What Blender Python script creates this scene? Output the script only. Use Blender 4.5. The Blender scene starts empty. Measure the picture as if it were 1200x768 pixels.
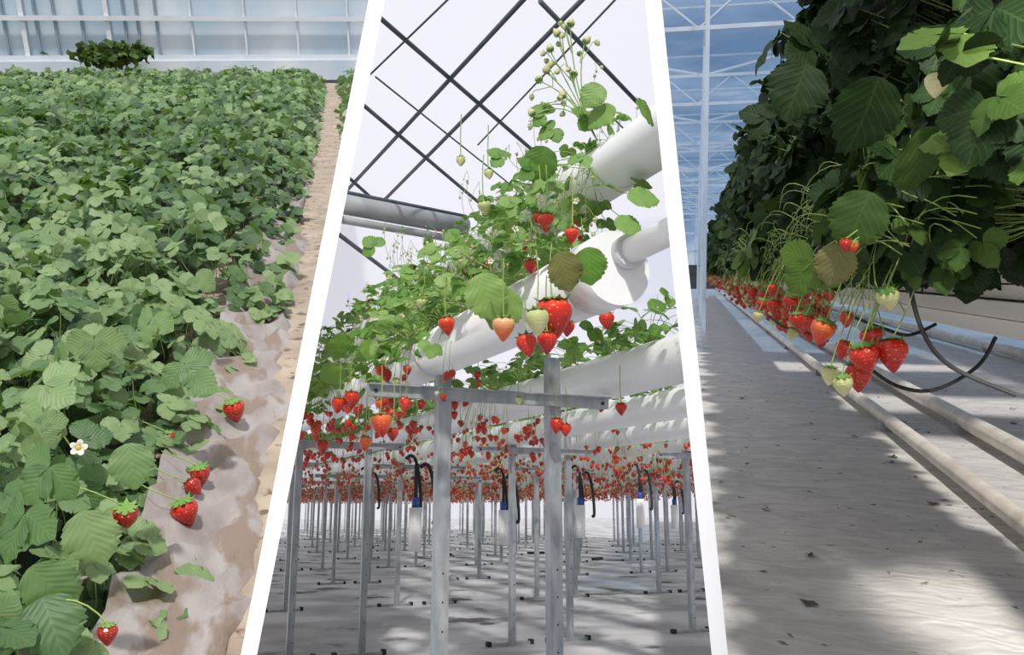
import bpy, bmesh, math, random
import numpy as np
from mathutils import Vector, Matrix
rng=np.random.default_rng(7); random.seed(7)
F=1000.;CX=600.;CY=384.
def ray(px,py): return np.array([(px-CX)/F,1.,(CY-py)/F])
def nrm(v): return v/np.maximum(np.linalg.norm(v,axis=-1,keepdims=True),1e-9)
sc=bpy.context.scene
sc.view_settings.view_transform='Standard'

# ---------------------------------------------------------------- bays
class Bay:
    def __init__(s,vx,vy,slope,clips,sample):
        Y=nrm(ray(vx,vy)); h=np.array([math.cos(slope),0,math.sin(slope)])
        Z=nrm(np.cross(h,Y)); X=np.cross(Y,Z)
        s.R=np.array([X,Y,Z]).T
        s.M=Matrix([[*s.R[i],0] for i in range(3)]+[[0,0,0,1]])
        s.n=[]
        for a,b in clips:
            n=nrm(np.cross(ray(*a),ray(*b)))
            if n@ray(*sample)<0:n=-n
            s.n.append(s.R.T@n)
    def dep(s,px,py,d): return s.R.T@(ray(px,py)*d)
    def hit(s,px,py,ax,val):
        l=s.R.T@ray(px,py); return l*(val/l[ax])
    def toloc(s,w): return s.R.T@np.array(w,float)
D1=((437,20),(295,748)); D2=((768,20),(842,748))
B1=Bay(392,42,0,[D1],(150,400))
B2=Bay(130,597,0,[D1,D2],(550,400))
B3=Bay(815,320,0,[D2],(1000,400))

# ---------------------------------------------------------------- materials
def newmat(name):
    m=bpy.data.materials.new(name);m.use_nodes=True
    nt=m.node_tree; return m,nt,nt.nodes,nt.links,nt.nodes['Principled BSDF']
def ramp(N,stops):
    r=N.new('ShaderNodeValToRGB');e=r.color_ramp.elements
    while len(e)<len(stops):e.new(.5)
    for i,(p,c) in enumerate(stops):
        e[i].position=p;e[i].color=(*c,1)
    return r
def math_(N,L,op,a,b=None,c=None):
    m=N.new('ShaderNodeMath');m.operation=op
    for i,v in enumerate((a,b,c)):
        if v is None:continue
        if isinstance(v,(int,float)):m.inputs[i].default_value=v
        else:L.new(v,m.inputs[i])
    return m.outputs[0]
def mix(N,L,f,a,b,bt='MIX'):
    m=N.new('ShaderNodeMix');m.data_type='RGBA';m.blend_type=bt
    def s(i,v):
        if isinstance(v,(int,float)):m.inputs[i].default_value=v
        elif isinstance(v,tuple):m.inputs[i].default_value=(*v,1)
        else:L.new(v,m.inputs[i])
    s(0,f);s(6,a);s(7,b);return m.outputs[2]
def leafmat(name,stops,tr=.25,rough=.5,vein=.25,bump=.2,spec=.5):
    m,nt,N,L,P=newmat(name)
    P.inputs['Specular IOR Level'].default_value=spec
    at=N.new('ShaderNodeAttribute');at.attribute_name='shade'
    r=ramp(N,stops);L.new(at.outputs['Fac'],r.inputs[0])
    uv=N.new('ShaderNodeUVMap');sp=N.new('ShaderNodeSeparateXYZ');L.new(uv.outputs[0],sp.inputs[0])
    a=math_(N,L,'ABSOLUTE',math_(N,L,'SUBTRACT',sp.outputs[0],.5))
    w=math_(N,L,'SINE',math_(N,L,'MULTIPLY',math_(N,L,'SUBTRACT',sp.outputs[1],math_(N,L,'MULTIPLY',a,.9)),44.))
    v1=math_(N,L,'GREATER_THAN',w,.9); v2=math_(N,L,'LESS_THAN',a,.02)
    v=math_(N,L,'MAXIMUM',v1,v2)
    lt=mix(N,L,.5,r.outputs[0],(.35,.5,.18))
    c=mix(N,L,math_(N,L,'MULTIPLY',v,vein),r.outputs[0],lt)
    tc=N.new('ShaderNodeTexCoord');no=N.new('ShaderNodeTexNoise');no.inputs['Scale'].default_value=14
    L.new(tc.outputs['Object'],no.inputs[0])
    c=mix(N,L,math_(N,L,'MULTIPLY',no.outputs[0],.3),c,(.01,.03,.005))
    L.new(c,P.inputs['Base Color']);P.inputs['Roughness'].default_value=rough
    bp=N.new('ShaderNodeBump');bp.inputs['Strength'].default_value=bump;bp.inputs['Distance'].default_value=.0015
    L.new(w,bp.inputs['Height']);L.new(bp.outputs[0],P.inputs['Normal'])
    t=N.new('ShaderNodeBsdfTranslucent');L.new(mix(N,L,.6 if tr>.2 else .25,c,(.25,.45,.03)),t.inputs[0])
    ms=N.new('ShaderNodeMixShader');ms.inputs[0].default_value=tr
    L.new(P.outputs[0],ms.inputs[1]);L.new(t.outputs[0],ms.inputs[2])
    L.new(ms.outputs[0],N['Material Output'].inputs[0])
    return m
def simple(name,c1,c2=None,scale=5,rough=.6,metal=0,bump=0,stretch=(1,1,1),detail=6,lo=.35,hi=.65,spots=None,spscale=30,splo=.66):
    m,nt,N,L,P=newmat(name)
    P.inputs['Roughness'].default_value=rough;P.inputs['Metallic'].default_value=metal
    if c2 is None:c2=tuple(x*.85 for x in c1)
    tc=N.new('ShaderNodeTexCoord');mp=N.new('ShaderNodeMapping');mp.inputs['Scale'].default_value=stretch
    L.new(tc.outputs['Object'],mp.inputs[0])
    no=N.new('ShaderNodeTexNoise');no.inputs['Scale'].default_value=scale;no.inputs['Detail'].default_value=detail
    L.new(mp.outputs[0],no.inputs[0])
    r=ramp(N,[(lo,c1),(hi,c2)]);L.new(no.outputs[0],r.inputs[0]);c=r.outputs[0]
    if spots:
        n2=N.new('ShaderNodeTexNoise');n2.inputs['Scale'].default_value=spscale;n2.inputs['Detail'].default_value=4
        L.new(mp.outputs[0],n2.inputs[0])
        r2=ramp(N,[(splo,(0,0,0)),(splo+.08,(1,1,1))]);L.new(n2.outputs[0],r2.inputs[0])
        c=mix(N,L,r2.outputs[0],c,spots)
    L.new(c,P.inputs['Base Color'])
    if bump:
        b=N.new('ShaderNodeBump');b.inputs['Strength'].default_value=bump;b.inputs['Distance'].default_value=.02
        L.new(no.outputs[0],b.inputs['Height']);L.new(b.outputs[0],P.inputs['Normal'])
    return m
def berrymat():
    m,nt,N,L,P=newmat('strawberry_skin')
    at=N.new('ShaderNodeAttribute');at.attribute_name='shade'
    uv=N.new('ShaderNodeUVMap');sp=N.new('ShaderNodeSeparateXYZ');L.new(uv.outputs[0],sp.inputs[0])
    f=math_(N,L,'ADD',at.outputs['Fac'],math_(N,L,'MULTIPLY',math_(N,L,'SUBTRACT',sp.outputs[1],.4),.25))
    r=ramp(N,[(0,(.42,.50,.17)),(.35,(.72,.68,.38)),(.55,(.80,.20,.05)),(.75,(.66,.028,.012)),(1,(.34,.010,.010))])
    L.new(f,r.inputs[0])
    mp=N.new('ShaderNodeMapping');mp.inputs['Scale'].default_value=(13,8,1);L.new(uv.outputs[0],mp.inputs[0])
    vo=N.new('ShaderNodeTexVoronoi');vo.inputs['Scale'].default_value=1.;vo.inputs['Randomness'].default_value=.25
    L.new(mp.outputs[0],vo.inputs[0])
    s=math_(N,L,'LESS_THAN',vo.outputs['Distance'],.16)
    L.new(mix(N,L,math_(N,L,'MULTIPLY',s,.6),r.outputs[0],(.75,.5,.12)),P.inputs['Base Color'])
    b=N.new('ShaderNodeBump');b.inputs['Strength'].default_value=.6;b.inputs['Distance'].default_value=.002
    L.new(vo.outputs['Distance'],b.inputs['Height']);L.new(b.outputs[0],P.inputs['Normal'])
    P.inputs['Roughness'].default_value=.28
    return m
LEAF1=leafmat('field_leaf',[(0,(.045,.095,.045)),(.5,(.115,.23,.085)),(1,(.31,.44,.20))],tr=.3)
LEAF2=leafmat('greenhouse_leaf',[(0,(.03,.11,.02)),(.55,(.13,.31,.045)),(1,(.32,.50,.14))],tr=.3)
LEAF3=leafmat('shaded_leaf',[(0,(.006,.016,.005)),(.6,(.016,.042,.010)),(1,(.12,.21,.035))],tr=.08,vein=.12,bump=.12,rough=.6,spec=.18)  # shade among the aisle plants is put into these dark greens
BERRY=berrymat()
STEM=simple('green_stem',(.34,.46,.12),(.25,.38,.09),20)
SEPAL=simple('sepal_green',(.10,.26,.04),(.2,.36,.08),30)
PETAL=simple('white_petal',(.72,.73,.66),(.6,.6,.5),20)
YEL=simple('flower_yellow',(.7,.5,.06),(.6,.4,.03),40)
BROWN=leafmat('aged_leaf',[(0,(.16,.10,.03)),(1,(.22,.20,.06))])
PM=lambda leaf:[leaf,BERRY,STEM,SEPAL,PETAL,YEL,BROWN]
PVC=simple('white_pvc',(.91,.91,.91),(.87,.87,.88),3,rough=.35)
PVCd=simple('pvc_joint',(.72,.72,.74),(.64,.64,.67),6,rough=.4)
STEEL=simple('galvanised_steel',(.28,.31,.33),(.42,.44,.46),25,rough=.45,metal=.35,stretch=(1,1,.3))
LSTEEL=simple('weathered_grey_beam',(.42,.44,.45),(.30,.32,.33),5,rough=.6)
DARKBAR=simple('roof_bar_steel',(.07,.09,.11),(.11,.13,.15),6,rough=.5,metal=.2)
BLACK=simple('black_rubber',(.012,.012,.014),(.03,.03,.03),10,rough=.75)
BLUE=simple('blue_fitting',(.03,.10,.45),(.02,.06,.3),10,rough=.4)
WPAINT=simple('white_divider_paint',(.97,.97,.97),(.96,.96,.96),4,rough=.8)

# ---------------------------------------------------------------- templates
class Tpl: pass
def mk(v,f,uv,m):
    t=Tpl();t.v=np.array(v,float);t.f=np.array(f,int);t.uv=np.array(uv,float)
    t.m=np.full(len(f),m,int) if isinstance(m,int) else np.array(m,int);return t
def join(ts):
    v=[];f=[];uv=[];m=[];o=0
    for t in ts:
        v.append(t.v);f.append(t.f+o);uv.append(t.uv);m.append(t.m);o+=len(t.v)
    return mk(np.concatenate(v),np.concatenate(f),np.concatenate(uv),np.concatenate(m))
def xf(t,R=None,T=(0,0,0),s=1.):
    v=t.v*s
    if R is not None:v=v@np.array(R).T
    return mk(v+np.array(T),t.f,t.uv,t.m)
def rz(a):c,s=math.cos(a),math.sin(a);return np.array([[c,-s,0],[s,c,0],[0,0,1.]])
def rx(a):c,s=math.cos(a),math.sin(a);return np.array([[1,0,0],[0,c,-s],[0,s,c]])
def leaflet(nl,ns,serr,mat=0,droop=.16,fold=.22):
    v=[];uv=[];f=[]
    for i in range(nl+1):
        t=i/nl
        w=.48*(math.sin(math.pi*min(1,(t*.93+.035))**.95))**.58
        if i==0:w=.06
        if i==nl:w=.10
        for j in range(-ns,ns+1):
            a=j/ns;ww=w
            yy=t
            if abs(j)==ns and serr and 0<i<nl:
                ww*= 1+serr*(1 if i%2 else -1); yy+=.02*(1 if i%2 else -.3)
            x=a*ww
            yy-=.06*abs(a)**2*(1 if t>.6 else 0)
            z=fold*abs(x)-droop*t*t+.018*math.sin(t*19)*abs(a)-.25*x*x
            v.append((x,yy,z));uv.append((a*.5+.5,t))
    W=2*ns+1
    for i in range(nl):
        for j in range(2*ns):
            a=i*W+j;f+=[(a,a+1,a+W+1),(a,a+W+1,a+W)]
    return mk(v,f,uv,mat)
def trifol(nl,ns,serr,mat=0):
    a=leaflet(nl,ns,serr,mat)
    return join([xf(a,T=(0,.08,0)),xf(a,rz(1.25)@rx(-.15),(-.03,.02,0),.92),xf(a,rz(-1.25)@rx(-.12),(.03,.02,0),.92)])
L_HI=trifol(13,2,.06);L_MID=trifol(6,1,.05);L_LO=trifol(3,1,0)
L_ONE=leaflet(19,3,.055,0,.25,.16);L_ONEB=leaflet(19,3,.055,6,.25,.16)
def berry(nu,nv,sep=True):
    tt=[0,.05,.14,.28,.45,.65,.84,.95,1];rr=[.14,.31,.41,.455,.42,.31,.17,.08,0.005]
    v=[];uv=[];f=[]
    for i in range(nv+1):
        t=i/nv;r=np.interp(t,tt,rr)
        for j in range(nu+1):
            a=2*math.pi*j/nu;v.append((r*math.cos(a),r*math.sin(a),-t));uv.append((j/nu,t))
    W=nu+1
    for i in range(nv):
        for j in range(nu):
            a=i*W+j;f+=[(a,a+W,a+W+1),(a,a+W+1,a+1)]
    b=mk(v,f,uv,1)
    if not sep:
        c=mk([(0,0,.05)]+[(.36*math.cos(k*1.0472),.36*math.sin(k*1.0472),-.03) for k in range(6)],
             [(0,k+1,(k+1)%6+1) for k in range(6)],[(0,0)]*7,3)
        return join([b,c])
    ps=[b]
    for k in range(8):
        a=k*math.pi/4+.2
        s=mk([(0,0,.03),(-.1,.2,.03),(.1,.2,.03),(-.09,.34,-.05),(.09,.34,-.05),(0,.5,.0+.05*(k%3))],
             [(0,2,1),(1,2,4),(1,4,3),(3,4,5)],[(0,0)]*6,3)
        ps.append(xf(s,rz(a)))
    return join(ps)
BE_HI=berry(18,12);BE_MID=berry(10,7);BE_LO=berry(6,4,False)
def flower():
    ps=[]
    for k in range(5):
        pts=[(0,0,0)]+[(.26*math.cos(a)*1.,.42+.3*math.sin(a),.08*math.sin(a)) for a in np.linspace(0,2*math.pi,10,endpoint=False)]
        ps.append(xf(mk(pts,[(0,i+1,(i+1)%10+1) for i in range(10)],[(0,0)]*11,4),rz(k*2*math.pi/5)))
    c=[];f=[]
    for i in range(4):
        for j in range(8):
            r=.22*math.cos(i*.5);c.append((r*math.cos(j*.785),r*math.sin(j*.785),.03+.16*math.sin(i*.5)))
    for i in range(3):
        for j in range(8):
            a=i*8+j;b=i*8+(j+1)%8;f+=[(a,b,b+8),(a,b+8,a+8)]
    ps.append(mk(c,f,[(0,0)]*32,5))
    return join(ps)
FLOW=flower()

# ---------------------------------------------------------------- mass builder
def frames(d,n):
    d=nrm(d);s=nrm(np.cross(d,n));n=np.cross(s,d)
    return np.stack([s,d,n],axis=-1)
class Mass:
    def __init__(s,bay):
        s.b=bay;s.V=[];s.T=[];s.U=[];s.M=[];s.S=[];s.nv=0
    def push(s,P,f,uv,m,sh):
        k,n,_=P.shape
        if k==0:return
        keep=np.ones(k,bool)
        for nn in s.b.n: keep&=((P@nn).min(axis=1)>0.0)
        wy=(P@s.b.R[1]).min(axis=1); keep&=wy>.72
        P=P[keep];sh=sh[keep];k=len(P)
        if k==0:return
        s.V.append(P.reshape(-1,3))
        s.T.append((f[None]+(np.arange(k)*n)[:,None,None]+s.nv).reshape(-1,3))
        s.U.append(np.tile(uv[f].reshape(-1,2),(k,1)));s.M.append(np.tile(m,k))
        s.S.append(np.repeat(sh,n));s.nv+=k*n
    def inst(s,t,R,T,sh):
        T=np.atleast_2d(T);k=len(T)
        if R.ndim==2:R=R[None]
        sh=np.broadcast_to(np.asarray(sh,float),(k,))
        P=np.einsum('kij,nj->kni',R,t.v)+T[:,None,:]
        s.push(P,t.f,t.uv,t.m,sh)
    def tubes(s,P,r,mat=2,sh=.5,sides=4):
        P=np.asarray(P,float)
        if P.ndim==2:P=P[None]
        k,m,_=P.shape
        tg=nrm(np.gradient(P,axis=1));ref=np.array([.31,.52,.79]) 
        a=nrm(np.cross(tg,ref));b=np.cross(tg,a)
        r=np.broadcast_to(np.asarray(r,float),(k,))
        ang=np.arange(sides)*2*math.pi/sides
        Q=P[:,:,None,:]+(r.reshape(k,1,1,1))*(a[:,:,None,:]*np.cos(ang)[:,None]+b[:,:,None,:]*np.sin(ang)[:,None])
        f=[]
        for i in range(m-1):
            for j in range(sides):
                x=i*sides+j;y=i*sides+(j+1)%sides;f+=[(x,y,y+sides),(x,y+sides,x+sides)]
        f=np.array(f);n=m*sides
        s.push(Q.reshape(k,n,3),f,np.zeros((n,2)),np.full(len(f),mat),np.full(k,sh))
    def build(s,name,mats,smooth=True):
        V=np.concatenate(s.V);T=np.concatenate(s.T);U=np.concatenate(s.U);M=np.concatenate(s.M);S=np.concatenate(s.S)
        me=bpy.data.meshes.new(name);nf=len(T)
        me.vertices.add(len(V));me.vertices.foreach_set('co',V.astype(np.float32).ravel())
        me.loops.add(nf*3);me.loops.foreach_set('vertex_index',T.astype(np.int32).ravel())
        me.polygons.add(nf);me.polygons.foreach_set('loop_start',(np.arange(nf)*3).astype(np.int32))
        me.polygons.foreach_set('material_index',M.astype(np.int32))
        me.polygons.foreach_set('use_smooth',np.ones(nf,bool))
        uvl=me.uv_layers.new(name='UVMap');uvl.data.foreach_set('uv',U.astype(np.float32).ravel())
        at=me.attributes.new('shade','FLOAT','POINT');at.data.foreach_set('value',S.astype(np.float32))
        for m in mats:me.materials.append(m)
        me.update();me.validate()
        o=bpy.data.objects.new(name,me);sc.collection.objects.link(o);o.matrix_world=s.b.M
        return o
def bez(p0,p1,p2,m=6):
    t=np.linspace(0,1,m)[None,:,None]
    return (1-t)**2*p0[:,None]+2*t*(1-t)*p1[:,None]+t*t*p2[:,None]
def rosettes(ma,C,nl,r,h,size,tpl,shade=(.2,.8),stem=.0016,xb=0,yb=0,droop=.25):
    C=np.repeat(C,nl,axis=0);k=len(C)
    ph=rng.uniform(0,2*math.pi,k);rr=r*np.sqrt(rng.uniform(.05,1,k))
    out=np.stack([np.cos(ph),np.sin(ph),np.zeros(k)],1)
    hh=h[0]+(h[1]-h[0])*rng.uniform(0,1,k)
    E=C+out*rr[:,None]+np.array([xb,yb,0]);E[:,2]+=hh*(1-.5*(rr/r)**2)
    mid=C+out*rr[:,None]*.35;mid[:,2]+=hh*.75+.02
    ma.tubes(bez(C,mid,E),stem,2,.5,3)
    d=out+rng.normal(0,.45,(k,3));d[:,2]-=droop
    n=np.stack([out[:,0]*.5,out[:,1]*.5-.25,np.ones(k)],1)+rng.normal(0,.4,(k,3))
    R=frames(d,n)*(size*rng.uniform(.6,1.15,k))[:,None,None]
    ma.inst(tpl,R,E,rng.uniform(*shade,k))
def hang(k,size,tilt=.25):
    n=rng.normal(0,tilt,(k,3));n[:,2]+=1;n=nrm(n)
    d=rng.normal(0,1,(k,3));s=nrm(np.cross(d,n));d=np.cross(n,s)
    return np.stack([s,d,n],axis=-1)*np.asarray(size).reshape(-1,1,1)
def trusses(ma,C,nt,out_r,drop,size,tpl,pr=.72,xdir=None,stem=.0014,nper=2):
    w=rng.gamma(1.2,1.,len(C));cnt=rng.poisson(nt*w/max(w.mean(),1e-6)) if len(C) else []
    C=np.repeat(C,cnt,axis=0);k=len(C)
    if k==0:return
    if xdir is None: sx=np.where(rng.random(k)<.5,-1,1.)
    else: sx=np.full(k,float(xdir))
    ou=rng.uniform(*out_r,k)
    E=C.copy();E[:,0]+=sx*ou;E[:,1]+=rng.normal(0,.06,k);dr=rng.uniform(*drop,k);E[:,2]-=dr
    mid=C.copy();mid[:,0]+=sx*ou*1.1;mid[:,1]=(C[:,1]+E[:,1])/2;mid[:,2]+=.04
    ma.tubes(bez(C,mid,E,7),stem,2,.5,3)
    for q in range(nper):
        P=E.copy() if q==0 else E+rng.normal(0,.022,(k,3))
        if q:
            st=E.copy();st[:,2]+=.05
            ma.tubes(np.stack([st,(st+P)/2+rng.normal(0,.004,(k,3)),P],1),stem*.8,2,.5,3)
        rp=np.where(rng.random(k)<pr,rng.uniform(.70,.98,k),rng.uniform(0,.5,k))
        sz=size*rng.uniform(.6,1.25,k)*np.where(rp<.5,.68,1)
        ma.inst(tpl,hang(k,sz),P,rp)

# ---------------------------------------------------------------- solids
class Solid:
    def __init__(s,bay):s.b=bay;s.bm=bmesh.new()
    def box(s,c,size,mi=0,ax=None):
        r=bmesh.ops.create_cube(s.bm,size=1)
        M=Matrix.Translation(Vector(c))@(ax.to_4x4() if ax else Matrix())@Matrix.Diagonal((*size,1))
        bmesh.ops.transform(s.bm,matrix=M,verts=r['verts'])
        for f in {f for v in r['verts'] for f in v.link_faces}:f.material_index=mi
    def cyl(s,a,b,r,seg=12,mi=0,r2=None,caps=True):
        a=Vector(a);b=Vector(b);d=b-a
        q=d.to_track_quat('Z','Y').to_matrix().to_4x4()
        x=bmesh.ops.create_cone(s.bm,cap_ends=caps,segments=seg,radius1=r,radius2=r if r2 is None else r2,depth=d.length)
        bmesh.ops.transform(s.bm,matrix=Matrix.Translation((a+b)/2)@q,verts=x['verts'])
        for f in {f for v in x['verts'] for f in v.link_faces}:
            f.material_index=mi
            if len(f.verts)==4 and seg>6:f.smooth=True
    def path(s,pts,r,mi=0,seg=8):
        for i in range(len(pts)-1):s.cyl(pts[i],pts[i+1],r,seg,mi,caps=False)
    def grid(s,x0,x1,y0,y1,z,nx=1,ny=1,mi=0,fz=None):
        vs=[[s.bm.verts.new((x0+(x1-x0)*i/nx,y0+(y1-y0)*j/ny,0)) for i in range(nx+1)] for j in range(ny+1)]
        for row in vs:
            for v in row:v.co.z=z if fz is None else fz(v.co.x,v.co.y)
        for j in range(ny):
            for i in range(nx):
                f=s.bm.faces.new((vs[j][i],vs[j][i+1],vs[j+1][i+1],vs[j+1][i]));f.material_index=mi;f.smooth=fz is not None
    def poly(s,pts,mi=0):
        f=s.bm.faces.new([s.bm.verts.new(p) for p in pts]);f.material_index=mi
    def build(s,name,mats,clip=True,near=True):
        if clip:
            for n in s.b.n:
                g=list(s.bm.verts)+list(s.bm.edges)+list(s.bm.faces)
                bmesh.ops.bisect_plane(s.bm,geom=g,plane_co=Vector((0,0,0)),plane_no=Vector(n),clear_inner=True)
            if near:
                n=s.b.R[1];g=list(s.bm.verts)+list(s.bm.edges)+list(s.bm.faces)
                bmesh.ops.bisect_plane(s.bm,geom=g,plane_co=Vector(n)*.5,plane_no=Vector(n),clear_inner=True)
        me=bpy.data.meshes.new(name);s.bm.to_mesh(me);s.bm.free()
        for m in mats:me.materials.append(m)
        o=bpy.data.objects.new(name,me);sc.collection.objects.link(o);o.matrix_world=s.b.M
        return o

# ================================================================= BAY 1 : open field
H1=-1.0
soil=simple('dusty_path_ground',(.44,.37,.29),(.29,.235,.19),6,rough=.95,bump=.6,spots=(.16,.115,.085),spscale=24,splo=.58,detail=10)
s=Solid(B1);s.grid(-16,6,.2,24,H1,60,60,fz=lambda x,y:H1+.012*math.sin(x*23+y*5)*math.sin(y*13));s.build('field_ground',[soil])
film=simple('dusty_mulch_film',(.37,.34,.33),(.25,.22,.21),8,rough=.6,bump=.9,stretch=(1.6,.8,1),spots=(.24,.185,.15),spscale=9,splo=.50,detail=12)
s=Solid(B1)
def wob(x,y):return H1+.022+.018*math.sin(y*17+x*40)*math.sin(y*7.3)+.012*math.sin(y*41-x*60)+max(0,(-.30-x))*.5
cols=(-.44,-.40,-.36,-.32,-.29,-.25,-.2);vx=[]
for y in np.linspace(1.0,20,300):
    row=[]
    for i,x0 in enumerate(cols):
        x=x0 if i<6 else -.185+.03*math.sin(y*3.3)+.02*math.sin(y*9.)+.012*math.sin(y*23)-.010*min(y,6)
        row.append(s.bm.verts.new((x,y,wob(x,y) if i<6 else H1-.014)))
    vx.append(row)
for j in range(len(vx)-1):
    for i in range(len(cols)-1):
        f=s.bm.faces.new((vx[j][i],vx[j][i+1],vx[j+1][i+1],vx[j+1][i]));f.smooth=True
s.build('mulch_film_sheet',[film])
dark=simple('shaded_soil',(.012,.026,.008),(.02,.035,.012),8,rough=.95)  # shade under the leaves is put into this dark soil colour
def canopy(x,y):
    e=-.40+.11*np.clip((y-2.6)/3,0,1)-.03*np.sin(y*5.1)-.05*np.sin(y*11.+1)+.03*np.sin(y*2.3)
    t=np.clip((e-x)/.28,0,1)
    row=np.cos((x+.85)*2*math.pi/1.0)
    top=-.70+.04*np.sin(x*9+1.3*np.sin(y*2))*np.sin(y*8+x)+.03*np.sin(y*3.1+x*5)+.045*row*np.clip((-.9-x)*3,0,1)
    return H1+(top-H1)*np.sqrt(t),e
s=Solid(B1)
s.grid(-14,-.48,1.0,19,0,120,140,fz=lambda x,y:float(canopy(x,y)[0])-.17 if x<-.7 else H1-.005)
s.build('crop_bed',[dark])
ma=Mass(B1)
def field(y0,y1,dens,size,tpl,lay=.09):
    A=.5*(.62*y0+.3+.62*y1+.3)*(y1-y0);k=int(A*dens)
    y=np.sqrt(rng.uniform(y0*y0,y1*y1,k));x=-.26-rng.uniform(0,1,k)*(.58*y+.2)
    z,e=canopy(x,y);ok=x<e+.05;x,y,z=x[ok],y[ok],z[ok];k=len(x)
    z=np.maximum(z,H1+.05)-rng.uniform(0,1,k)**2*lay*1.6+rng.normal(.01,.026,k);z=np.maximum(z,H1+.045)
    P=np.stack([x,y,z],1)
    edge=np.clip(1-(e[ok]-x)/.25,0,1)
    d=rng.normal(0,.75,(k,3));d[:,2]=rng.normal(-.2,.3,k);d[:,0]+=edge*.9;d[:,1]-=.4
    n=rng.normal(0,.48,(k,3));n[:,2]+=1;n[:,0]+=edge*.6;n[:,1]-=.5
    R=frames(d,n)*(size*rng.uniform(.6,1.15,k))[:,None,None]
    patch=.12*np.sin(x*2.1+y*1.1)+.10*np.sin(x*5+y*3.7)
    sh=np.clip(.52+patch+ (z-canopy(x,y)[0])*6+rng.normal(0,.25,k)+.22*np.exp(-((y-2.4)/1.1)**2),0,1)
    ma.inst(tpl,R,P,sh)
    q=rng.random(k)<.5
    P2=P[q];b=P2.copy();b[:,2]-=.14;b+=rng.normal(0,.03,b.shape)
    if size<.085:ma.tubes(bez(b,(b+P2)/2+rng.normal(0,.015,b.shape),P2,4),.0016,2,.5,3)
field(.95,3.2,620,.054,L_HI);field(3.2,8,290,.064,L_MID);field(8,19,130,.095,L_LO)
k=900;y=rng.uniform(3,19,k);x=.0+rng.uniform(0,1.6,k)
P=np.stack([x,y,np.full(k,-.72)+rng.normal(0,.05,k)-.2*np.exp(-x*9)],1)
d=rng.normal(0,.7,(k,3));n=rng.normal(0,.4,(k,3));n[:,2]+=1
ma.inst(L_MID,frames(d,n)*.09,P,rng.uniform(.3,.8,k))
def hero(ma,px,py,d,size,ang,tilt=(0,0),sh=.6,tpl=L_HI,face=.75):
    b=ma.b;c=b.dep(px,py,d)
    dw=np.array([math.cos(ang),tilt[1],math.sin(ang)])
    nw=np.array([tilt[0],-face,1-face*.5])
    R=frames(b.R.T@dw,b.R.T@nw)
    ma.inst(tpl,R*size,c[None],sh);return c
for px,py,d,sz,a,sh in [(95,600,1.25,.085,-1.2,.95),(35,665,1.2,.085,-.9,.7),(150,520,1.5,.08,-1.3,.75),(60,545,1.35,.07,-2.2,.55),(215,425,1.9,.07,-.8,.6),
    (110,395,1.8,.07,-1.5,.95),(230,320,2.4,.075,-.7,.9),(30,600,1.25,.07,-1.9,.5),(50,700,1.2,.09,-.9,.3),(50,450,1.5,.07,-.4,.95),(180,370,2.1,.07,-1.9,.9),(225,440,1.9,.075,-.5,.7)]:
    hero(ma,px,py,d,sz,a,sh=sh,tpl=L_ONE if sz>.072 else L_HI,tilt=(rng.normal(0,.3),rng.normal(-.2,.3)))
def berry_at(ma,px,py,d,size,rp,tpl=BE_HI,tilt=.15,stemup=.06,sd=None,sr=.0013):
    c=ma.b.dep(px,py,d)
    R=hang(1,[size],tilt);c=c+R[0][:,2]*.5*1
    ma.inst(tpl,R,c[None],rp)
    if stemup:
        e=c+(np.array([0,0,stemup]) if sd is None else np.array(sd))
        ma.tubes(bez(c[None],((c+e)/2+rng.normal(0,.008,3)+np.array([0,0,.01]))[None],e[None]),sr,2,.5,4)
for px,py,sz,rp,hz in [(275,483,28,.9,.07),(218,603,35,.92,.07),(235,558,26,.98,.07),(148,607,32,1.1,.20),(126,745,26,1.,.20),(198,515,18,.95,.1),(228,572,22,1.,.07),(282,322,10,.6,.07)]:
    c=B1.hit(px,py,2,H1+hz);d=(B1.R@c)[1]
    berry_at(ma,px,py,d,sz*d/1000,rp,tilt=.35,sd=(-.08,.03,.03))
for px,py,d in [(92,525,1.33)]:
    c=B1.dep(px,py,d);ma.inst(FLOW,frames(np.array([[1.,.2,0]]),np.array([[.7,-.45,.5]]))*.019,c[None],.5)
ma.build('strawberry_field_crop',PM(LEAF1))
pane=simple('hazy_greenhouse_film',(.48,.60,.70),(.72,.78,.83),.8,rough=.5,stretch=(1,1,.4))
wf=simple('pale_frame',(.72,.78,.82),(.65,.7,.75),3,rough=.5)
gf=simple('grey_frame',(.26,.34,.40),(.2,.28,.34),3,rough=.5)
s=Solid(B1)
s.box((-6,20.5,1),(30,.04,4.6),0)
for i in range(34):
    x=-16+i*.40+.12*math.sin(i*5)
    if x<-3.3:s.box((x,20.4,1),(.045 if i%4 else .09,.06,4.4),1 if i%4 else 2)
for i in range(6):s.box((-3+i*1.1,20.4,1),(.04,.06,4.4),2)
for z,h in ((-.45,.12),(.35,.1),(1.4,.09)):s.box((-6,20.35,z),(30,.06,h),2)
s.box((-6,20.3,-.72),(30,.1,.42),0)
s.build('greenhouse_side_wall',[pane,gf,wf])
ma=Mass(B1);k=380
P=np.array([B1.dep(130,64,1)/B1.dep(130,64,1)[1]*19.6])+rng.normal(0,1,(k,3))*np.array([.30,.12,.10])
P[:,1]=np.minimum(P[:,1],19.95)
ma.inst(L_LO,frames(rng.normal(0,1,(k,3)),rng.normal(0,.6,(k,3))+np.array([0,-.3,.6]))*.13,P,rng.uniform(.6,1.,k))
ma.build('dark_shrub',PM(LEAF3))

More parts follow.
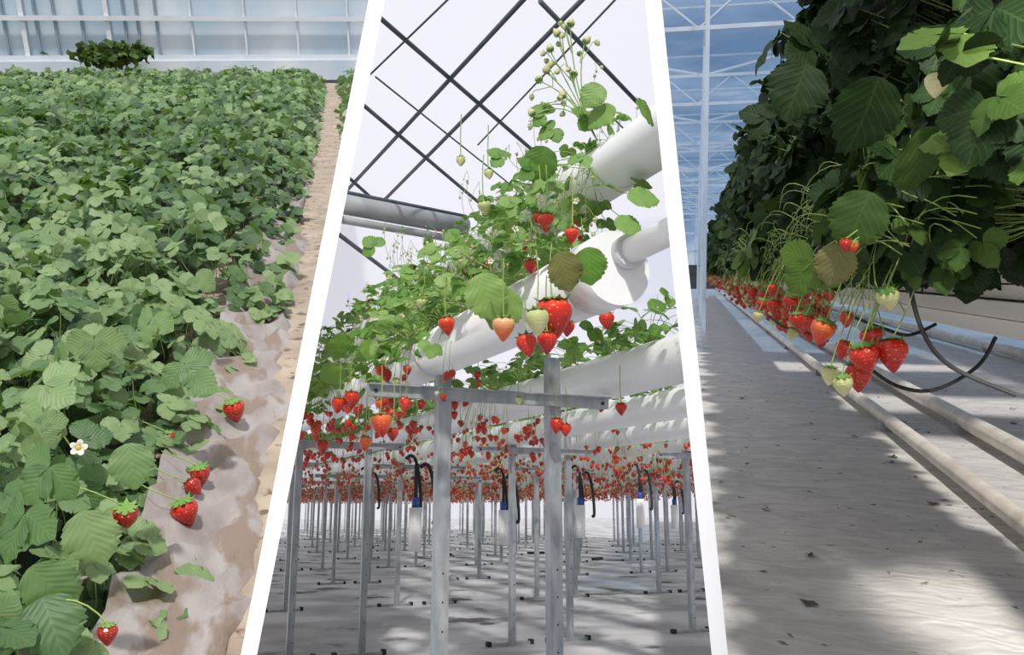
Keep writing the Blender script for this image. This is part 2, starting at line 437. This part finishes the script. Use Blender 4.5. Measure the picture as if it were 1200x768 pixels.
# ================================================================= BAY 2 : gutter greenhouse
H2=-1.03
fl2=simple('grey_floor_cloth',(.60,.60,.61),(.34,.34,.35),1.1,rough=.9,bump=.03,stretch=(1,1,1),detail=12,lo=.40,hi=.62,spots=(.09,.09,.095),spscale=1.7,splo=.59)
s=Solid(B2);s.grid(-4,60,-1,90,H2,1,1);s.build('floor_cloth',[fl2])
pA=B2.hit(505,418,0,1.2);zA=pA[2]
Yf=B2.hit(515,465,0,1.2)[1]
pE=B2.hit(712,322,0,1.2);Ye=pE[1]
pB=B2.hit(745,180,0,1.6);zB=pB[2]
pC=B2.hit(640,462,0,2.03);zC=pC[2]
def gutter(x,z,y0,y1,r=.105,cap=False,name='growing_gutter'):
    s=Solid(B2);s.cyl((x,y0,z),(x,y1,z),r,32)
    y=y0+1.4
    while y<min(y1,18):
        s.cyl((x,y-.012,z),(x,y+.012,z),r*1.012,32,1);y+=2.0
    if cap:
        s.cyl((x,y0-.05,z),(x,y0+.07,z),r*1.05,40,0);s.cyl((x,y0+.07,z),(x,y0+.08,z),r*1.06,40,1)
        zz=z+.045;xx=x+.03
        s.cyl((xx,y0-.05,zz),(xx,y0-.08,zz),.048,24,1)
        s.cyl((xx,y0-.06,zz),(xx,y0-1.2,zz),.036,24,0)
    s.build(name,[PVC,PVCd])
gutter(1.2,zA,Ye,40,r=.10,cap=True)
gutter(1.6,zB,.4,40,r=.10)
gutter(2.03,zC,.4,40,r=.10)
rows=[2.9+.85*i for i in range(16)]
zR=zC
for x in rows:gutter(x,zR,.4,min(60,6.5*x+4),r=.09)
def stand(m):
    s=Solid(B2);ox=1.7*m
    x1=B2.hit(511,600,1,Yf)[0];x2=B2.hit(643,600,1,Yf)[0]
    a=B2.hit(427,463,1,Yf);b=B2.hit(705,472,1,Yf);zb=(a[2]+b[2])/2
    for j in range(0,14):
        y=Yf+3.0*j
        if y>8*(x1+ox)+3 or y<.85*(x1+ox)-1.5:continue
        for x,top in ((x1,zA-.09),(x2,B2.hit(640,420,1,Yf)[2])):
            w=1. if m+j==0 else .8
            s.box((x+ox,y,(H2+top)/2),(.012,.05*w,top-H2))
            s.box((x+ox+.025*w,y-.02*w,(H2+top)/2),(.05*w,.012,top-H2))
            s.box((x+ox+.045*w,y,(H2+top)/2),(.008,.04*w,top-H2))
            s.box((x+ox,y,H2+.012),(.36,.045,.024))
            s.box((x+ox+.18,y,H2+.018),(.03,.05,.036),1);s.box((x+ox-.18,y,H2+.018),(.03,.05,.036),1)
            if j<3:
                for q in range(7):s.cyl((x+ox+.025,y-.027,H2+.12+q*.11),(x+ox+.025,y-.0255,H2+.12+q*.11),.004,8,1)
        s.box(((a[0]+b[0])/2+ox,y-.045,zb),(b[0]-a[0],.03,.045))
        s.box(((a[0]+b[0])/2+ox,y-.062,zb+.024),(b[0]-a[0],.045,.006))
        for x in (a[0]+.03,b[0]-.03):s.cyl((x+ox,y-.064,zb),(x+ox,y-.05,zb),.008,8,1)
    s.build('gutter_stand',[STEEL,BLACK])
for m in range(9):stand(m)
ma=Mass(B2)
ys=np.arange(Ye+.3,16,.2);k=len(ys)
C=np.stack([1.2+rng.normal(0,.02,k),ys+rng.normal(0,.03,k),np.full(k,zA+.09)],1)
near=C[C[:,1]<5.5];far=C[C[:,1]>=5.5]
rosettes(ma,near[near[:,1]>=2.4],17,.22,(.0,.26),.060,L_HI,(.4,1.));rosettes(ma,near[near[:,1]<2.4],13,.16,(.0,.15),.048,L_HI,(.4,1.))
rosettes(ma,far,14,.24,(.03,.28),.07,L_MID,(.4,1.))
rosettes(ma,near[near[:,1]>3.0]+np.array([-.1,0,-.07]),8,.15,(-.12,.06),.058,L_HI,(.4,1.),droop=.6)
trusses(ma,near[near[:,1]>2.9],4,(.10,.2),(.16,.36),.046,BE_HI,pr=.8);trusses(ma,far,8,(.12,.2),(.15,.42),.040,BE_MID,pr=.85)
trusses(ma,near,4,(.05,.22),(-.28,-.02),.020,BE_MID,pr=.0,nper=3)
k=40;q=near[rng.integers(0,len(near),k)]+rng.normal(0,.09,(k,3))+np.array([-.03,0,.17])
ma.inst(FLOW,frames(rng.normal(0,1,(k,3)),rng.normal(0,.5,(k,3))+np.array([0,-.6,.6]))*.018,q,.5)
for px,py,d,sz,a,sh in [(560,322,2.5,.14,-1.15,1.),(600,340,2.55,.13,-2.0,.85),(575,352,2.5,.10,-1.9,.95),(400,390,3.9,.13,-1.7,.7),(385,425,3.8,.12,-1.3,.75),(425,400,3.8,.1,-.9,.7),(640,172,2.75,.12,-1.9,.35),(655,250,2.6,.065,-2.6,.8),
     (735,232,2.3,.09,.1,.75),(720,258,2.3,.08,-.3,.75),(760,362,3.6,.09,.4,.55),(745,385,3.6,.08,-.4,.6),(605,240,2.8,.06,2.9,.85),(520,330,3.1,.055,.8,.9),(590,185,2.9,.06,2.6,.6),
     (440,290,3.2,.06,2.4,.6),(470,320,3.2,.06,.4,.8),(545,300,3.,.06,2.7,.8),(500,300,3.1,.055,1.2,.9),(620,225,2.7,.06,.6,.9)]:
    hero(ma,px,py,d,sz,a,sh=sh,tpl=L_ONE if sz>=.08 else L_HI,tilt=(rng.normal(0,.35),rng.normal(0,.35)))
hero(ma,655,296,2.1,.10,-1.2,sh=.8,tpl=L_ONEB);hero(ma,688,290,2.12,.095,-1.4,sh=.55,tpl=L_ONE)
for px,py,d,sz,rp in [(447,499,2.8,.080,.66),(460,510,2.85,.045,.9),(428,521,2.85,.048,.62),(649,375,2.35,.118,.80),(641,403,2.3,.062,.82),(590,386,2.25,.068,.50),(618,406,2.25,.062,.76),
     (630,378,2.2,.070,.15),(665,386,2.4,.045,.8),(524,383,2.9,.066,.74),(711,377,3.0,.062,.8),(412,470,3.7,.08,.85),(396,476,3.7,.07,.8),(640,262,2.6,.060,.76),(632,258,2.65,.045,.85),(670,277,2.3,.045,.76),
     (622,314,2.6,.045,.8),(568,244,2.8,.05,.1),(495,357,3.2,.05,.1),(652,500,3.6,.066,.85),(663,505,3.6,.055,.8),(728,480,3.6,.055,.84),(378,525,3.9,.066,.9),(608,470,3.4,.035,.1),(540,190,2.9,.035,.1),(573,205,2.8,.035,.1)]:
    berry_at(ma,px,py,d,sz,rp,stemup=.16,tilt=.12,sr=.0018)
ma.build('strawberry_plants',PM(LEAF2))
ma=Mass(B2)
ys=np.arange(1.3,16,.21);k=len(ys)
C=np.stack([1.6+rng.normal(0,.02,k),ys,np.full(k,zB+.08)],1)
C=C[(C[:,1]<1.5)|(C[:,1]>2.45)]
near=C[C[:,1]<5.];far=C[C[:,1]>=5.]
rosettes(ma,near,11,.17,(.02,.16),.055,L_HI,(.35,1.));rosettes(ma,far,10,.2,(.0,.2),.065,L_MID,(.35,1.))
rosettes(ma,near[near[:,1]>2.5]+np.array([-.12,0,-.1]),15,.2,(-.25,.08),.062,L_HI,(.35,1.),droop=.6)
trusses(ma,near[near[:,1]>2.3],4,(.10,.18),(.15,.4),.028,BE_MID,pr=.3,nper=3,xdir=-1)
trusses(ma,near,4,(.05,.22),(-.3,-.1),.020,BE_MID,pr=.0,nper=3);trusses(ma,far,4,(.1,.2),(-.2,.3),.03,BE_MID,pr=.2)
base=B2.dep(700,165,2.4)
for px,py in [(655,42),(668,30),(685,50),(632,95),(640,85),(672,88),(660,115),(645,60),(625,135),(640,125)]:
    e=B2.dep(px,py,2.4);m_=B2.dep(672,110,2.4)
    ma.tubes(bez(base[None],m_[None],e[None],8),.0018,2,.5,5)
    R=hang(1,[.026],.6);ma.inst(BE_MID,R*-1.0,e[None],.12)
    for q in range(2):
        e2=e+rng.normal(0,.025,3);ma.tubes(np.stack([e*.6+m_*.4,e2*.7+e*.3,e2])[None],.0012,2,.5,4);ma.inst(BE_MID,hang(1,[.018],1.),e2[None],.12)
for px,py,d,sz,a,sh in [(640,135,2.4,.05,2.6,.6),(650,150,2.4,.05,-2.6,.7),(735,95,2.3,.10,-.1,.95),(745,120,2.3,.09,-.5,.75),(720,125,2.35,.09,-2.6,.8),(755,95,2.5,.06,1.,.8),(625,200,2.7,.06,2.4,.4),(690,140,2.4,.055,2.6,.7),(705,100,2.35,.08,-2.3,.85)]:
    hero(ma,px,py,d,sz,a,sh=sh,tpl=L_ONE if sz>=.08 else L_HI,tilt=(rng.normal(0,.35),rng.normal(0,.35)))
ma.build('strawberry_plants',PM(LEAF2))
def rowplants(x,z,y0,y1,sp,lo,nb=None):
    ma=Mass(B2);ys=np.arange(y0,y1,sp);k=len(ys)
    if k<2:return
    C=np.stack([x+rng.normal(0,.03,k),ys,np.full(k,z+.08)],1)
    if lo==0:
        rosettes(ma,C,15,.22,(.03,.22),.068,L_MID,(.4,1));nr=C[:,1]<4.2
        if nr.any():trusses(ma,C[nr],1,(.1,.2),(.12,.34),.038,BE_MID,pr=.8)
        trusses(ma,C[~nr],4 if nb is None else nb,(.1,.2),(.12,.36),.038,BE_MID,pr=.8)
        trusses(ma,C,3,(.05,.22),(-.16,0),.022,BE_LO,pr=.0)
    else:
        rosettes(ma,C,16,.26,(-.05,.22),.09,L_LO,(.4,1),stem=.002);trusses(ma,C,5.,(.08,.22),(.15,.38),.044,BE_LO,pr=.88,stem=.0025)
    ma.build('strawberry_plants',PM(LEAF2))
rowplants(2.03,zC,1.6,14,.24,0,4)
for i,x in enumerate(rows):
    rowplants(x,zR,max(1.2,.85*x-.5),min(45,6*x+2),.27 if x<8 else .36,0 if x<4.5 else 1)
ma2=Solid(B2)
for px,py,d in [(487,595,6.),(590,598,7.5),(680,592,8.),(430,585,10),(750,585,9),(790,592,11)]:
    c=B2.dep(px,py,d)
    ma2.cyl(c,c+np.array([0,0,-.30]),.045,14,0);ma2.cyl(c+np.array([0,0,.0]),c+np.array([0,0,.07]),.026,10,2)
    ma2.cyl(c+np.array([0,0,.07]),c+np.array([0,0,.3]),.014,8,1)
    pts=[c+np.array([.03+.12*math.sin(t*2.2),.0,.28-.35*t+.1*math.sin(t*6)]) for t in np.linspace(0,1,9)]
    ma2.path(pts,.014,1);ma2.path([p+np.array([-.1,.03,.06]) for p in pts],.012,1)
ma2.build('drip_irrigation_fittings',[PVC,BLACK,BLUE])
s=Solid(B2)
for px,py in [(628,648),(435,642),(700,655),(520,650)]:
    c=B2.hit(px,py,2,H2+.03);s.box(c,(.4,.12,.05),0,Matrix.Rotation(px*.01,3,'Z'))
s.build('dark_floor_scrap',[BLACK])
RZ=2.6
def rz_hit(px,py):
    l=B2.R.T@ray(px,py);return l*(RZ/l[2])
s=Solid(B2)
def bar(a,b,r=.016,ext=0):
    A=rz_hit(*a);B=rz_hit(*b);d=B-A
    s.cyl(A-d*ext,B+d*ext,r,8,0)
for a,b in [((435,12),(640,190)),((428,125),(570,245)),((643,12),(790,165)),((600,14),(405,225)),((668,14),(440,245)),((405,205),(450,245))]:
    bar(a,b,.014,.05)
for a,b in [((545,-20),(400,120)),((700,120),(790,210)),((440,90),(640,250)),((730,-10),(560,170))]:bar(a,b,.006)
s.build('roof_truss_bars',[DARKBAR])
s=Solid(B2)
a=B2.dep(395,238,6.2);b=B2.dep(545,266,6.9)
s.cyl(a,b,.075,16,0);s.cyl(a+np.array([0,0,-.12]),b+np.array([0,0,-.12]),.03,10,0);s.cyl(a+np.array([0,0,.09]),b+np.array([0,0,.085]),.02,10,1)
a=B2.dep(380,262,7);b=B2.dep(470,330,9);s.cyl(a,b,.02,8,1)
s.build('roof_gutter_beam',[LSTEEL,DARKBAR])
m,nt,N,L,P=newmat('roof_film');tr=N.new('ShaderNodeBsdfTransparent');tr.inputs[0].default_value=(.97,.97,1,1)
tl=N.new('ShaderNodeBsdfTranslucent');tl.inputs[0].default_value=(.9,.9,.95,1);ms=N.new('ShaderNodeMixShader');ms.inputs[0].default_value=.25
L.new(tr.outputs[0],ms.inputs[1]);L.new(tl.outputs[0],ms.inputs[2]);L.new(ms.outputs[0],N['Material Output'].inputs[0])
s=Solid(B2);s.grid(-1,14,1.5,30,RZ+.05,6,12);s.build('roof_film',[m])

# ================================================================= BAY 3 : glasshouse aisle
H3=-.8
m,nt,N,L,P=newmat('white_woven_ground_cloth');P.inputs['Roughness'].default_value=.9;P.inputs['Specular IOR Level'].default_value=.2
tc=N.new('ShaderNodeTexCoord');mp=N.new('ShaderNodeMapping');mp.inputs['Scale'].default_value=(1.,2.4,1);L.new(tc.outputs['Object'],mp.inputs[0])
no=N.new('ShaderNodeTexNoise');no.inputs['Scale'].default_value=6;no.inputs['Detail'].default_value=8;no.inputs['Distortion'].default_value=1.2;L.new(mp.outputs[0],no.inputs[0])
wv=N.new('ShaderNodeTexWave');wv.inputs['Scale'].default_value=7.;wv.inputs['Distortion'].default_value=16;wv.inputs['Detail'].default_value=4;wv.bands_direction='Y';L.new(tc.outputs['Object'],wv.inputs[0])
r=ramp(N,[(.3,(.62,.60,.58)),(.7,(.43,.42,.41))]);L.new(no.outputs[0],r.inputs[0])
n2=N.new('ShaderNodeTexNoise');n2.inputs['Scale'].default_value=22;n2.inputs['Detail'].default_value=5;L.new(tc.outputs['Object'],n2.inputs[0])
r2=ramp(N,[(.66,(0,0,0)),(.72,(1,1,1))]);L.new(n2.outputs[0],r2.inputs[0])
L.new(mix(N,L,r2.outputs[0],r.outputs[0],(.15,.12,.10)),P.inputs['Base Color'])
bp=N.new('ShaderNodeBump');bp.inputs['Strength'].default_value=.28;bp.inputs['Distance'].default_value=.02
L.new(math_(N,L,'ADD',math_(N,L,'MULTIPLY',wv.outputs[1],.15),no.outputs[0]),bp.inputs['Height']);L.new(bp.outputs[0],P.inputs['Normal'])
s=Solid(B3);s.grid(-20,30,-1,60,H3);s.build('ground_cloth',[m])
s=Solid(B3)
for i in range(26):
    X=rng.uniform(.05,2.2);Yy=rng.uniform(1.9,6.5);a=rng.uniform(0,6.28);r_=rng.uniform(.008,.028)
    s.poly([(X+r_*math.cos(a+t)*(1 if q%2 else .45),Yy+r_*math.sin(a+t)*(1 if q%2 else .45),H3+.004+.003*(q%3)) for q,t in enumerate(np.linspace(0,5.6,8))])
s.build('leaf_litter',[simple('dry_debris',(.06,.04,.03),(.12,.08,.05),9)])
RAIL=simple('cream_painted_pipe',(.80,.74,.64),(.58,.52,.44),9,rough=.45)
for X,r in ((.97,.033),(1.33,.042),(2.9,.05)):
    s=Solid(B3);s.cyl((X,.6,H3+r+.02),(X,43,H3+r+.02),r,20)
    for j in range(12):s.box((X,2.2+j*2.4,H3+.02),(r*2.6,.06,.045),1)
    s.build('heating_pipe_rail',[RAIL,STEEL])
gm=simple('grey_gutter_metal',(.88,.85,.80),(.74,.72,.67),4,rough=.5,stretch=(1,.1,1))
s=Solid(B3)
for x0,z0,z1 in ((.56,-.12,-.085),(.545,-.085,-.05),(.56,-.05,-.02),(.54,-.02,.035)):
    s.box((x0+.11,15.5,(z0+z1)/2),(.22,30,z1-z0-.004))
s.box((.67,15.5,.042),(.2,30,.016),1)
s.build('hanging_gutter',[gm,BLACK])
s=Solid(B3);s.box((2.6,15.5,-.20),(.4,30,.25));s.build('hanging_gutter',[gm,BLACK])
ma=Mass(B3)
def wall(y0,y1,dens,size,tpl,nb):
    k=int((y1-y0)*dens);y=rng.uniform(y0,y1,k)
    z=rng.uniform(-.0,.86,k)
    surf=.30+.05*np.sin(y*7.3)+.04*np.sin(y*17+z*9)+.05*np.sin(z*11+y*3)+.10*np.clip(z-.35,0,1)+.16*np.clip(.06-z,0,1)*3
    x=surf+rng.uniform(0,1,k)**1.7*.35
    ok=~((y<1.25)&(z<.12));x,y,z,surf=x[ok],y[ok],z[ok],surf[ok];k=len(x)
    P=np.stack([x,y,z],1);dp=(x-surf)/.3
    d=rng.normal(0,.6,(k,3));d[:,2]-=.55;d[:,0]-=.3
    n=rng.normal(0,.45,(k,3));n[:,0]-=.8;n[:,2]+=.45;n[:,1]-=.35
    sh=np.clip(.34-.4*dp+rng.normal(0,.2,k)+.5*np.exp(-((z-.10)/.12)**2)*(rng.random(k)<.55),0,1)  # shade deepening into the row is put into leaf colour
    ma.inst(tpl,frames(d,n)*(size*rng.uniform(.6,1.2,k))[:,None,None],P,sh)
    q=rng.random(k)<.6
    b=P[q].copy();b[:,0]=.62;b[:,2]=np.clip(b[:,2]-.25,.05,.5);b[:,1]+=rng.normal(0,.05,len(b))
    ma.tubes(bez(b,(b+P[q])/2+np.array([0,0,.06]),P[q],4),.0012,2,.5,3)
wall(.8,3,1700,.047,L_HI,0);wall(3,8,600,.068,L_MID,0);wall(8,28,170,.11,L_LO,0)
k=1800;P=np.stack([rng.uniform(.7,.95,k),rng.uniform(.9,6,k),rng.uniform(.06,1.,k)],1)
ma.inst(L_MID,frames(rng.normal(0,1,(k,3)),rng.normal(0,.4,(k,3))+np.array([-1,-.4,.2]))*.12,P,.0)  # darkest leaves fill the core, inner shade put into their colour
k=200;y=1.35+rng.uniform(0,1,k)**1.4*9
S=np.stack([rng.uniform(.36,.46,k),y+rng.uniform(0,.25,k),rng.uniform(.02,.12,k)],1)
E=np.stack([rng.uniform(.20,.29,k),y-rng.uniform(-.05,.15,k),rng.uniform(-.09,-.01,k)],1)
M_=np.stack([rng.uniform(.20,.28,k),(S[:,1]+E[:,1])/2,rng.uniform(.03,.11,k)],1)
ma.tubes(bez(S,M_,E,9),.0009,2,.6,4)
k=420;y=1.12+rng.uniform(0,1,k)**1.4*6
S=np.stack([rng.uniform(.22,.34,k),y,rng.uniform(.02,.17,k)],1);E=S+np.stack([rng.uniform(-.07,.04,k),rng.uniform(.1,.4,k),rng.uniform(-.08,.04,k)],1)
ma.tubes(bez(S,(S+E)/2+np.array([-.03,0,.05]),E,7),.0009,2,.6,4)
# leaf skirt just above the fruit
k=150;y=1.15+rng.uniform(0,1,k)*2.2
P=np.stack([rng.uniform(.27,.36,k),y,rng.uniform(-.01,.12,k)],1)
d=rng.normal(0,.6,(k,3));d[:,2]-=.6;n=rng.normal(0,.45,(k,3));n[:,0]-=.8;n[:,2]+=.4;n[:,1]-=.4
ma.inst(L_HI,frames(d,n)*.034,P,rng.uniform(.3,.95,k))
k=1400;y=2.0+rng.uniform(0,1,k)**1.3*24
rp=np.where(rng.random(k)<.8,rng.uniform(.7,.95,k),rng.uniform(0,.4,k))
P=np.stack([rng.normal(.27,.025,k),y,rng.normal(-.10,.03,k)],1);sz=.030*rng.uniform(.6,1.1,k)
ma.inst(BE_MID,hang(k,sz),P,rp)
k2=600;ma.tubes(bez(P[:k2]+np.array([.12,.08,.18]),P[:k2]+np.array([.0,.05,.15]),P[:k2],5),.0011,2,.5,3)
for px,py,d,sz,rp in [(1046,418,1.15,.046,.84),(1014,422,1.15,.044,.82),(1006,444,1.18,.04,.86),(1022,399,1.2,.036,.85),(988,453,1.15,.030,.15),(972,441,1.2,.028,.2),(963,390,1.25,.040,.66),
     (988,411,1.3,.030,.8),(945,378,1.6,.036,.82),(934,377,1.6,.033,.8),(992,376,1.5,.028,.78),(991,288,1.05,.018,.85),(1000,290,1.05,.016,.7),(1041,352,1.15,.034,.22),(973,315,1.1,.034,.2),(1097,101,.85,.026,.22),
     (925,356,1.9,.036,.84),(907,360,2.0,.038,.84),(905,340,2.2,.03,.8),(888,372,2.0,.028,.2),(893,358,2.3,.035,.85),(882,345,2.4,.034,.85)]:
    berry_at(ma,px,py,d,sz,rp,tilt=.2,sd=(.05,.06,.04 if py<300 else .11),sr=.0010)
for px,py,d,sz,a,sh in [(1080,150,1.02,.090,-1.2,.70),(1130,130,1.,.07,-.3,.5),(1050,185,1.1,.05,2.6,.6),(945,75,1.2,.09,-2.0,.35),(955,60,1.25,.06,2.2,.35),(955,305,1.1,.050,-2.1,.95),(1020,225,1.05,.075,-2.0,.72),(1030,90,1.,.09,-1.8,.4),(900,140,1.5,.05,2.7,.35),(1120,60,.95,.08,-1.3,.35),(1000,160,1.1,.08,-1.4,.3)]:
    hero(ma,px,py,d,sz,a,sh=sh,tpl=L_ONE if sz>=.065 else L_HI,tilt=(rng.normal(0,.4),rng.normal(0,.4)))
hero(ma,985,285,1.08,.055,-1.8,sh=.9,tpl=L_ONEB)
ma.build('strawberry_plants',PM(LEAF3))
def arc(name,pts,r=.004):
    s=Solid(B3);P=[Vector(B3.dep(*p)) for p in pts];out=[]
    n=len(P)
    for i in range(n-1):
        p0=P[max(i-1,0)];p1=P[i];p2=P[i+1];p3=P[min(i+2,n-1)]
        for q in range(6):
            t=q/6;out.append(.5*((2*p1)+(p2-p0)*t+(2*p0-5*p1+4*p2-p3)*t*t+(3*p1-p0-3*p2+p3)*t**3))
    out.append(P[-1]);s.path(out,r,0,8);s.build(name,[BLACK],near=False)
arc('drip_tube',[(1065,270,1.2),(1066,330,1.2),(1082,390,1.2),(1115,430,1.2),(1190,463,1.2)],.0032)
arc('drip_tube',[(1167,395,1.3),(1145,430,1.3),(1095,457,1.3),(1050,452,1.3),(1010,425,1.4)],.003)
arc('drip_tube',[(1097,380,1.5),(1065,393,1.5),(1035,385,1.5),(1000,372,1.6)],.003)
arc('drip_tube',[(900,370,2.4),(925,385,2.2),(960,372,2.2)],.003)
WT=simple('white_truss_paint',(.70,.74,.78),(.6,.65,.7),4,rough=.5)
s=Solid(B3)
for j in range(9):
    y=9.3+4.1*j;z=2.55
    s.box((0,y,z),(22,.04,.045));s.box((0,y,z+.42),(22,.04,.045))
    for i in range(22):
        x=-11+i;s.cyl((x,y,z),(x+.5,y,z+.42),.012,6);s.cyl((x+.5,y,z+.42),(x+1,y,z),.012,6)
    s.box((.09,y,(z+H3)/2+.4),(.045,.045,z-H3+.9))
    for i in range(-1,1):
        s.cyl((i*7+.09,y,z+.42),(i*7+3.5,y,z+1.2),.025,6);s.cyl((i*7+3.5,y,z+1.2),(i*7+7.09,y,z+.42),.025,6)
for i in range(-2,4):
    s.cyl((i*1.75+.09,7,3.7+.0),(i*1.75+.09,43,3.7),.018,6)
for i in range(13):s.box((0,7+i*2.8,3.75),(22,.03,.03))
for z in (0.2,1.1,2.0,3.):s.box((0,44.4,z),(24,.1,.1))
for i in range(18):s.box((-9+i,44.4,1.5),(.07,.1,5))
s.build('glasshouse_truss_frame',[WT])
m,nt,N,L,P=newmat('sky_painted_glass')
tc=N.new('ShaderNodeTexCoord');no=N.new('ShaderNodeTexNoise');no.inputs['Scale'].default_value=.35;no.inputs['Detail'].default_value=5;L.new(tc.outputs['Object'],no.inputs[0])
r=ramp(N,[(.38,(.15,.27,.44)),(.56,(.28,.42,.60)),(.70,(.60,.70,.80))]);L.new(no.outputs[0],r.inputs[0])  # blue sky and clouds are put into the glass tint
tr=N.new('ShaderNodeBsdfTransparent');L.new(r.outputs[0],tr.inputs[0])
gl=N.new('ShaderNodeBsdfGlossy');gl.inputs['Roughness'].default_value=.15;ms=N.new('ShaderNodeMixShader');ms.inputs[0].default_value=.05
L.new(tr.outputs[0],ms.inputs[1]);L.new(gl.outputs[0],ms.inputs[2]);L.new(ms.outputs[0],N['Material Output'].inputs[0])
s=Solid(B3);s.grid(-20,20,6.2,45,3.85);s.poly([(-20,45,H3),(20,45,H3),(20,45,3.85),(-20,45,3.85)]);s.build('glass_roof',[m])
s=Solid(B3);s.box((-2,44,-.2),(8,.3,1.2));s.build('end_wall_base',[simple('dark_base',(.05,.05,.05),(.08,.07,.06),3)])
el=math.radians(56);SW=np.array([0,math.cos(el),-math.sin(el)]);S3=B3.toloc(SW)
def up(x,y,z=3.0):
    p=np.array([x,y,H3]);t=(z-H3)/-S3[2];return p-S3*t
def jag(pts,n=10,a=.06):
    out=[]
    for i in range(len(pts)):
        p=np.array(pts[i]);q=np.array(pts[(i+1)%len(pts)])
        for t in range(n):
            out.append(p+(q-p)*t/n+rng.normal(0,a,2)*(1 if t else 0))
    return out
s=Solid(B3)
for pl in [[(.12,1.95),(.36,1.95),(.5,2.9),(.50,4.0),(.12,3.6),(.16,2.8)],[(.22,1.60),(1.1,1.60),(1.1,2.6),(.55,2.6),(.38,1.95)],[(.28,4.5),(2.2,4.4),(2.2,5.2),(.2,5.3)],[(0.1,6.0),(2.2,5.9),(2.2,7.5),(0.2,7.2)],[(.2,8),(2.2,8),(2.2,9),(.3,9)],
           [(2.25,-3),(9,-3),(9,9),(2.25,9)],[(-.05,-4),(2.2,-4),(2.2,1.32),(-.05,1.32)]]:
    s.poly([up(x,y) for x,y in jag(pl,a=.03)])
s.build('added_shadow_blocker',[simple('shadow_blocker_dark',(.10,.10,.10),(.14,.14,.14),5)],clip=False)  # unseen sheets added overhead, outlined to cast shade on floor and plants

# ================================================================= partition strips (collage borders between views, added as panels)
WB=Bay(600,384,0,[],(0,0))
def divider(xt,xb):
    s=Solid(WB);y0=.8;w=.019*y0/2
    a=ray(xt,20);b=ray(xb,748)
    def pt(v,y,side):
        t=(v-a[2]*y0)/((b[2]-a[2])*y0);x=(a[0]+(b[0]-a[0])*t)*y0
        mid=(a[0]+b[0])/2
        return (x+mid*(y-y0)+side*w,y,v)
    zt,zb=.42,-.75
    vs=[s.bm.verts.new(pt(v,y,sd)) for v in (zb,zt) for y in (y0,3.0) for sd in (-1,1)]
    F_=[(0,1,5,4),(2,3,1,0),(6,4,5,7),(0,4,6,2),(1,3,7,5),(2,6,7,3)]
    for f in F_:s.bm.faces.new([vs[i] for i in f])
    bmesh.ops.recalc_face_normals(s.bm,faces=s.bm.faces[:])
    return s
s=divider(437.5,295.5);s.build('collage_divider',[WPAINT],clip=False)
s=divider(767.5,841.5);s.build('collage_divider',[WPAINT],clip=False)

# ================================================================= light, world, camera
w=bpy.data.worlds.new('sky');sc.world=w;w.use_nodes=True
bg=w.node_tree.nodes['Background'];bg.inputs[0].default_value=(.81,.81,.87,1);bg.inputs[1].default_value=1.0
ld=bpy.data.lights.new('sun','SUN');ld.energy=3.1;ld.angle=.05;ld.color=(1,.96,.9)
lo=bpy.data.objects.new('sun',ld);sc.collection.objects.link(lo);lo.rotation_euler=Vector(SW).to_track_quat('-Z','Y').to_euler()
sp=bpy.data.lights.new('added_sunlight_spot','SPOT');sp.energy=1250;sp.shadow_soft_size=.08;sp.color=(1,.95,.87);sp.spot_size=math.radians(28);sp.spot_blend=.3  # added spot behind the camera, stands in for low sun in the aisle
so=bpy.data.objects.new('added_sunlight_spot',sp);sc.collection.objects.link(so)
loc=Vector((.0,-1.0,1.2));tgt=Vector(B3.R@np.array([1.4,3.0,H3]));so.location=loc
so.rotation_euler=(tgt-loc).to_track_quat('-Z','Y').to_euler()
cd=bpy.data.cameras.new('camera');cd.sensor_width=36;cd.lens=36*F/1200;cd.clip_start=.05;cd.clip_end=300
co=bpy.data.objects.new('camera',cd);sc.collection.objects.link(co);co.rotation_euler=(math.pi/2,0,0)
sc.camera=co
